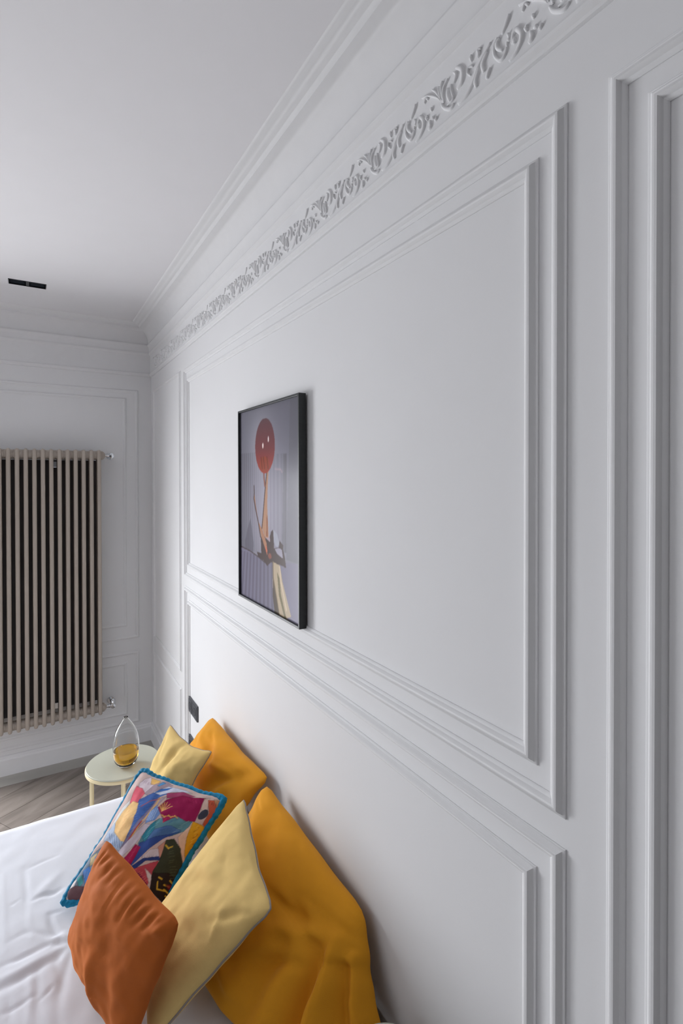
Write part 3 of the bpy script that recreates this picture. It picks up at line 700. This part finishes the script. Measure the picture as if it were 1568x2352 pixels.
# rear straw linen cushion
def wr_ry(s, t):
    return g2(s, t, .05, .95, -.1, .2, .12, -.016)+g2(s, t, .5, .8, .2, -.4, .22, .012)+g2(s, t, -.9, .9, -.4, .1, .06, -.004)
r_, e_, _, _, _ = cushion('cushion', 'straw linen cushion with pointed corners, behind the bird cushion', 'cushion',
        [(-.252, 2.365, .862), (-.172, 2.005, .880), (-.430, 2.28, .590), (-.360, 1.955, .590)], .055, M['linen'], 50, .16, .45, wr_ry, seed=9, thick_back=.03)
b = MB(); b.tube(e_(), .0018, 6, True); b.build('piping', M['piping'], r_, True)
# bird tapestry cushion with teal trim
BC = [Vector(p) for p in [(-.418, 2.10, .835), (-.198, 1.765, .829), (-.702, 1.895, .580), (-.435, 1.685, .590)]]
def bird_uv(zx, zy):
    """pattern point -> (u, v) of the cover"""
    x, y = 130+zx/3.824, 1740+zy/3.824
    n_ = ((BC[1]-BC[0])+(BC[3]-BC[2])).cross((BC[0]-BC[2])+(BC[1]-BC[3])).normalized()
    if n_.x > 0: n_ = -n_
    d = (Fv*FPX+Rv*(x-CX)-Uv*(y-CY)); P0 = sum(BC, Vector())/4+n_*.045
    p = CAM+d*((P0-CAM).dot(n_)/d.dot(n_))-n_*.045
    s = t = 0.0
    for _ in range(30):
        a, b_ = (s+1)/2, (t+1)/2; q = (BC[0]*(1-a)+BC[1]*a)*b_+(BC[2]*(1-a)+BC[3]*a)*(1-b_)
        ds = ((BC[1]-BC[0])*b_+(BC[3]-BC[2])*(1-b_))/2; dt = ((BC[0]-BC[2])*(1-a)+(BC[1]-BC[3])*a)/2; e = p-q
        A = np.array([[ds.dot(ds), ds.dot(dt)], [ds.dot(dt), dt.dot(dt)]]); r = np.array([e.dot(ds), e.dot(dt)]); k = np.linalg.solve(A, r); s += k[0]; t += k[1]
    s2, t2 = s, t
    for _ in range(12): s, t = s2/(1-.07*(1-min(1, t*t))), t2/(1-.07*(1-min(1, s*s)))
    return ((s+1)/2, (t+1)/2)
NB = 420
tp = np.zeros((NB, NB, 3)); tp[:] = lin((208, 184, 178))
def bf(pts, col, a=1.0):
    q = [bird_uv(*p) for p in pts]; fill(tp, q, col, a)
    stroke(tp, q+[q[0]], .0028, tuple(c*.55 for c in col), .45)
def bs(pts, w, col, a=1.0): stroke(tp, [bird_uv(*p) for p in pts], w, col, a)
bf([(380,700),(430,620),(480,620),(520,560),(600,430),(660,330),(560,420),(360,760)], (225, 225, 222))
bf([(270,860),(380,790),(420,760),(340,920),(250,1130),(60,1230),(40,1140),(170,1010)], (120, 134, 150))
bf([(220,990),(275,950),(310,1040),(240,1140)], (84, 134, 205)); bf([(165,1050),(215,1030),(220,1100),(180,1140)], (84, 165, 168))
bf([(60,1160),(150,1120),(250,1140),(220,1290),(80,1290)], (112, 82, 88)); bf([(100,1080),(165,1060),(140,1120),(90,1140)], (222, 210, 206))
bf([(280,870),(350,830),(330,930),(280,950)], (196, 178, 140)); bf([(330,870),(400,840),(370,940),(330,960)], (110, 140, 205))
bf([(430,640),(500,560),(530,680),(600,740),(560,830),(400,720)], (184, 200, 222))
for k in range(6): bs([(450+k*25, 660+k*8), (480+k*20, 790)], .004, (110, 140, 190), .8)
bf([(740,150),(790,130),(880,190),(830,240),(770,310),(700,270),(700,200)], (224, 208, 216)); bf([(800,140),(880,180),(850,225),(800,205)], (242, 194, 116))
bf([(680,225),(740,250),(765,300),(730,350),(700,405),(650,420),(630,370),(650,300)], (232, 104, 122))
bf([(840,210),(930,180),(1000,230),(860,290),(790,330),(760,300)], (170, 150, 160)); bf([(860,230),(900,190),(930,205),(880,240)], (90, 150, 200))
bf([(720,360),(850,300),(1010,265),(960,320),(880,350),(790,520),(720,640),(640,740),(580,790),(620,700),(690,560),(700,420)], (72, 108, 178))
bf([(840,300),(960,235),(1060,265),(1180,300),(1000,300),(900,325)], (206, 210, 228)); bf([(840,310),(900,265),(1000,250),(960,275)], (66, 116, 190))
bf([(960,310),(1100,300),(1220,330),(1100,345),(960,360)], (170, 70, 110))
bf([(660,370),(715,395),(705,480),(665,620),(600,745),(570,740),(500,650),(510,560),(580,450)], (252, 208, 144))
bf([(885,350),(960,340),(900,400),(800,560),(700,660),(580,800),(560,800)], (150, 130, 145), .7)
bs([(905,350),(780,545),(640,745)], .006, (222, 176, 96)); bs([(740,430),(820,380),(900,360)], .006, (176, 90, 80), .7); bs([(760,570),(690,660),(640,730)], .006, (180, 60, 70))
bf([(790,590),(840,600),(700,760),(575,880),(540,830)], (208, 196, 208))
bf([(880,420),(910,500),(870,560),(790,590),(820,480)], (112, 144, 200))
for k in range(4): bs([(890-k*20, 440+k*10), (850-k*15, 560)], .003, (190, 208, 232), .8)
bf([(900,545),(1060,515),(1185,555),(1130,640),(1010,690),(880,710),(740,780),(720,760),(800,640)], (92, 136, 146))
bf([(870,640),(1010,600),(1090,640),(1000,690),(800,730)], (76, 108, 168), .8)
bf([(735,755),(880,705),(1090,650),(960,705),(780,840),(640,965),(590,940),(700,820)], (56, 82, 150))
bf([(760,700),(830,610),(880,560),(870,640),(780,750)], (54, 136, 160))
bf([(888,440),(960,370),(1100,332),(1300,345),(1250,450),(1205,555),(1130,555),(1065,515),(1000,545),(945,580),(925,525)], (152, 26, 80))
for k in range(6): bs([(925, 475), (900+k*22, 415-k*9 if k < 3 else 395+(k-3)*18)], .004, (232, 180, 100), .9)
for k in range(5): bs([(925+k*28, 510+(k % 2)*12), (950+k*28, 530-(k % 2)*12)], .0045, (226, 172, 90), .9)
bs([(965,540),(945,575)], .006, (190, 40, 70))
bf([(700,765),(745,790),(640,965),(590,900)], (164, 26, 76))
bf([(1060,700),(1180,580),(1130,800),(1080,1060),(1040,1010),(1080,850)], (232, 194, 166))
bf([(1190,555),(1265,580),(1280,640),(1160,830),(1110,910),(1085,900),(1130,700)], (228, 168, 38))
for k in range(5): bs([(1190-k*12, 640+k*50), (1230-k*18, 600+k*55)], .004, (190, 128, 30), .8)
bf([(1255,440),(1290,350),(1335,340),(1310,450),(1270,460)], (218, 192, 180))
bf([(1320,360),(1440,360),(1450,420),(1380,500),(1290,610),(1262,570),(1320,470)], (196, 92, 66)); bf([(1370,350),(1450,360),(1440,420),(1390,440)], (200, 160, 120), .7)
ec = bird_uv(1272, 488); ellipse(tp, ec[0], ec[1], .036, .050, (66, 68, 84)); ec = bird_uv(1325, 525); ellipse(tp, ec[0], ec[1], .010, .014, (40, 30, 30))
bf([(740,890),(830,815),(940,790),(910,880),(760,890),(640,980)], (218, 206, 212)); bf([(640,965),(760,885),(905,868),(905,902),(780,905),(690,975)], (46, 64, 126))
bf([(740,950),(890,905),(860,985),(800,1070),(770,1120),(720,1080),(650,985)], (186, 72, 84)); bf([(770,970),(830,1040),(790,1100)], (220, 205, 200)); bf([(650,990),(720,1010),(780,1130),(760,1150)], (130, 30, 70))
bf([(895,790),(960,735),(985,800),(930,850),(900,880)], (204, 146, 126))
bf([(965,725),(1030,712),(1080,790),(1070,900),(1045,1010),(1055,1100),(970,1330),(790,1150),(830,1000),(900,900),(940,800)], (62, 66, 50))
bf([(830,1010),(960,1000),(1040,1080),(960,1330),(790,1150)], (48, 38, 34))
for pts in ([(990,790),(1015,780)], [(960,770),(985,800)], [(880,1040),(905,1055)], [(865,1080),(850,1140),(900,1150)], [(900,1140),(930,1170),(975,1130)], [(960,1060),(980,1090)], [(900,1190),(940,1230)], [(910,1100),(940,1110)]):
    bs(pts, .006, (214, 176, 60), .95)
bf([(920,1100),(970,1090),(960,1140),(930,1130)], (130, 30, 50), .8)
# feather hatching on the wings, bodies and tails
rb = random.Random(7)
def hatch(x0, y0, x1, y1, n, ln, dx, dy, col, a=.55, w=.0026):
    for k in range(n):
        f = k/(n-1); x = x0+(x1-x0)*f+rb.uniform(-6, 6); y = y0+(y1-y0)*f+rb.uniform(-6, 6); bs([(x, y), (x+dx*ln*rb.uniform(.7, 1.2), y+dy*ln)], w, col, a)
hatch(720, 400, 640, 700, 12, 46, .8, -.35, (120, 150, 205)); hatch(850, 340, 740, 520, 8, 50, .9, -.3, (50, 80, 150))
hatch(900, 560, 770, 730, 12, 52, .7, -.55, (120, 190, 200)); hatch(1010, 560, 900, 660, 9, 55, .7, -.3, (60, 90, 150)); hatch(1130, 570, 1020, 660, 8, 40, .8, -.3, (140, 170, 170))
hatch(640, 420, 560, 640, 11, 40, .7, -.4, (238, 170, 110)); hatch(690, 430, 620, 680, 10, 34, .6, -.5, (255, 228, 178))
hatch(980, 800, 960, 1120, 14, 48, .9, -.25, (96, 104, 76)); hatch(700, 800, 620, 920, 8, 36, .7, -.5, (200, 70, 110)); hatch(1210, 600, 1120, 840, 11, 36, .6, -.5, (250, 205, 90))
hatch(1100, 350, 1240, 370, 9, 26, .4, .9, (180, 50, 100)); hatch(1330, 370, 1430, 390, 10, 24, -.3, .9, (120, 60, 50)); hatch(740, 160, 830, 210, 10, 26, -.5, .8, (160, 120, 150))
hatch(240, 1000, 290, 1010, 5, 60, -.2, .9, (160, 190, 235)); hatch(670, 1000, 760, 1090, 7, 50, .8, -.5, (230, 130, 120)); hatch(760, 890, 890, 880, 9, 22, .2, -.9, (70, 80, 130))
tp = blur(tp, 1)
def wr_b(s, t): return g2(s, t, -.6, .3, .5, -.2, .5, .004)
r_, e_, _, _, _ = cushion('cushion', 'tapestry cushion printed with colourful parrots and edged in teal', 'cushion', BC, .052, M['tapestry'], 260, .07, .38, wr_b, back_m=M['teal_back'], cols=tp, seed=12, thick_back=.035)
E = e_(60); b = MB(); b.tube(E, [.0118+.0026*noise.noise(Vector(p)*90)+.0012*math.sin(i*1.9) for i, p in enumerate(E)], 10, True)
o = b.build('fringe_trim', M['teal'], r_, True); o['label'] = 'teal velvet edging'
# near straw linen cushion
def wr_ny(s, t):
    return (g2(s, t, .55, -.55, .15, -.25, .10, .012)+g2(s, t, -.1, -.35, .6, .05, .12, -.010)+g2(s, t, -.5, .25, .15, .55, .07, .006)+g2(s, t, -.4, .12, .2, .42, .07, -.005)
            + g2(s, t, .55, .2, .9, .75, .05, -.006)+g2(s, t, .6, .5, .8, .2, .04, .005)+g2(s, t, -.2, .7, .1, .6, .04, -.003))
r_, e_, _, _, _ = cushion('cushion', 'straw linen cushion with grey piped seam, leaning on the near mustard pillow', 'cushion',
        [(-.182, 1.625, .904), (-.266, 1.200, .874), (-.512, 1.625, .580), (-.540, 1.310, .575)], .062, M['linen'], 64, .055, .42, wr_ny, seed=20, thick_back=.04)
b = MB(); b.tube(e_(50), .0028, 7, True); o = b.build('piping', M['piping'], r_, True); o['label'] = 'grey piped seam with zip'
# rust velvet cushion
def wr_or(s, t):
    w = 0
    for k, (a, ln) in enumerate([(-.78, .35), (-.62, .25), (-.45, .4), (-.28, .3), (-.08, .55), (.08, .35), (.24, .5), (.40, .3), (.55, .4), (.7, .3)]):
        w += g2(s, t, a, 1.0, a-.05-.05*math.sin(k), 1-ln, .028, -.0045)+g2(s, t, a+.06, 1.0, a+.02, 1-ln*.8, .03, .003)
    return w+g2(s, t, .75, .7, .9, .9, .08, .010)+g2(s, t, .6, -.8, .3, 0, .16, -.012)+g2(s, t, .2, -.9, .0, -.3, .1, .010)+g2(s, t, -.5, -.5, -.2, .5, .25, .006)
r_, e_, _, _, _ = cushion('cushion', 'rust orange velvet cushion propped in front of all the others', 'cushion',
        [(-.594, 1.665, .892), (-.476, 1.268, .881), (-.690, 1.745, .576), (-.592, 1.300, .575)], .058, M['velvet'], 80, .045, .42, wr_or, seed=31, thick_back=.035)

# ------------------------------------------------------------------ side tables
def side_table(loc, r, hgt, label, legs, group=None):
    t = thing('side_table', label, 'table', (loc[0], loc[1], 0), group)
    b = MB(); b.lathe((0, 0, hgt-.010), [(r-.010, 0), (r-.004, .001), (r-.003, .004), (r-.003, .007), (r-.005, .010), (0, .010)], 64); auto_smooth(b.build('table_top', M['tabletop'], t), 50)
    b = MB(); b.lathe((0, 0, hgt-.030), [(r-.012, .009), (r, .009), (r, .022), (r-.002, .024), (r-.003, .021)], 64); auto_smooth(b.build('rim', M['tableleg'], t), 50)
    for a in legs:
        a = math.radians(a); x, y = (r-.009)*math.cos(a), (r-.009)*math.sin(a)
        b = MB(); b.lathe((x, y, 0), [(.0065, 0), (.007, .002), (.007, hgt-.015)], 12); auto_smooth(b.build('leg', M['tableleg'], t), 50)
    b = MB(); n = 48; b.tube([((r-.009)*math.cos(2*math.pi*k/n), (r-.009)*math.sin(2*math.pi*k/n), .012) for k in range(n)], .006, 8, True); b.build('foot_ring', M['tableleg'], t, True)
    return t
side_table((-.392, 2.757), .170, .55, 'round sage green side table with cream legs, by the far wall', (203, 263, 323, 23, 83, 143))
side_table((-.128, .905), .100, .68, 'small round pale green table, just its edge at the bottom of the photo', (45, 165, 285))

# ------------------------------------------------------------------ vase
vs = thing('vase', 'clear glass teardrop vase with amber base on the round table', 'vase', (-.385, 2.712, .5505))
out = [(0.0, .0), (.026, .0), (.034, .004), (.044, .014), (.052, .028), (.058, .046), (.0605, .068), (.0605, .095), (.059, .12), (.054, .148), (.045, .174), (.033, .197), (.022, .213), (.014, .224), (.0105, .231), (.0095, .236)]
inn = [(r-.0022 if r > .01 else r-.0018, z) for r, z in out[::-1] if z > .045]+[(.0555, .044), (.049, .028), (.040, .016), (.028, .009), (0, .008)]
b = MB(); b.lathe((0, 0, 0), out+inn, 48); o = b.build('glass_body', M['glass'], vs, True)
b = MB(); ap = [(0, .0095), (.027, .0105), (.039, .0172), (.0478, .0288), (.0543, .0445), (.0570, .060), (.0576, .072), (.0573, .076), (.050, .0765), (0, .0765)]
b.lathe((0, 0, 0), ap, 48); b.build('amber_fill', M['amber'], vs, True)
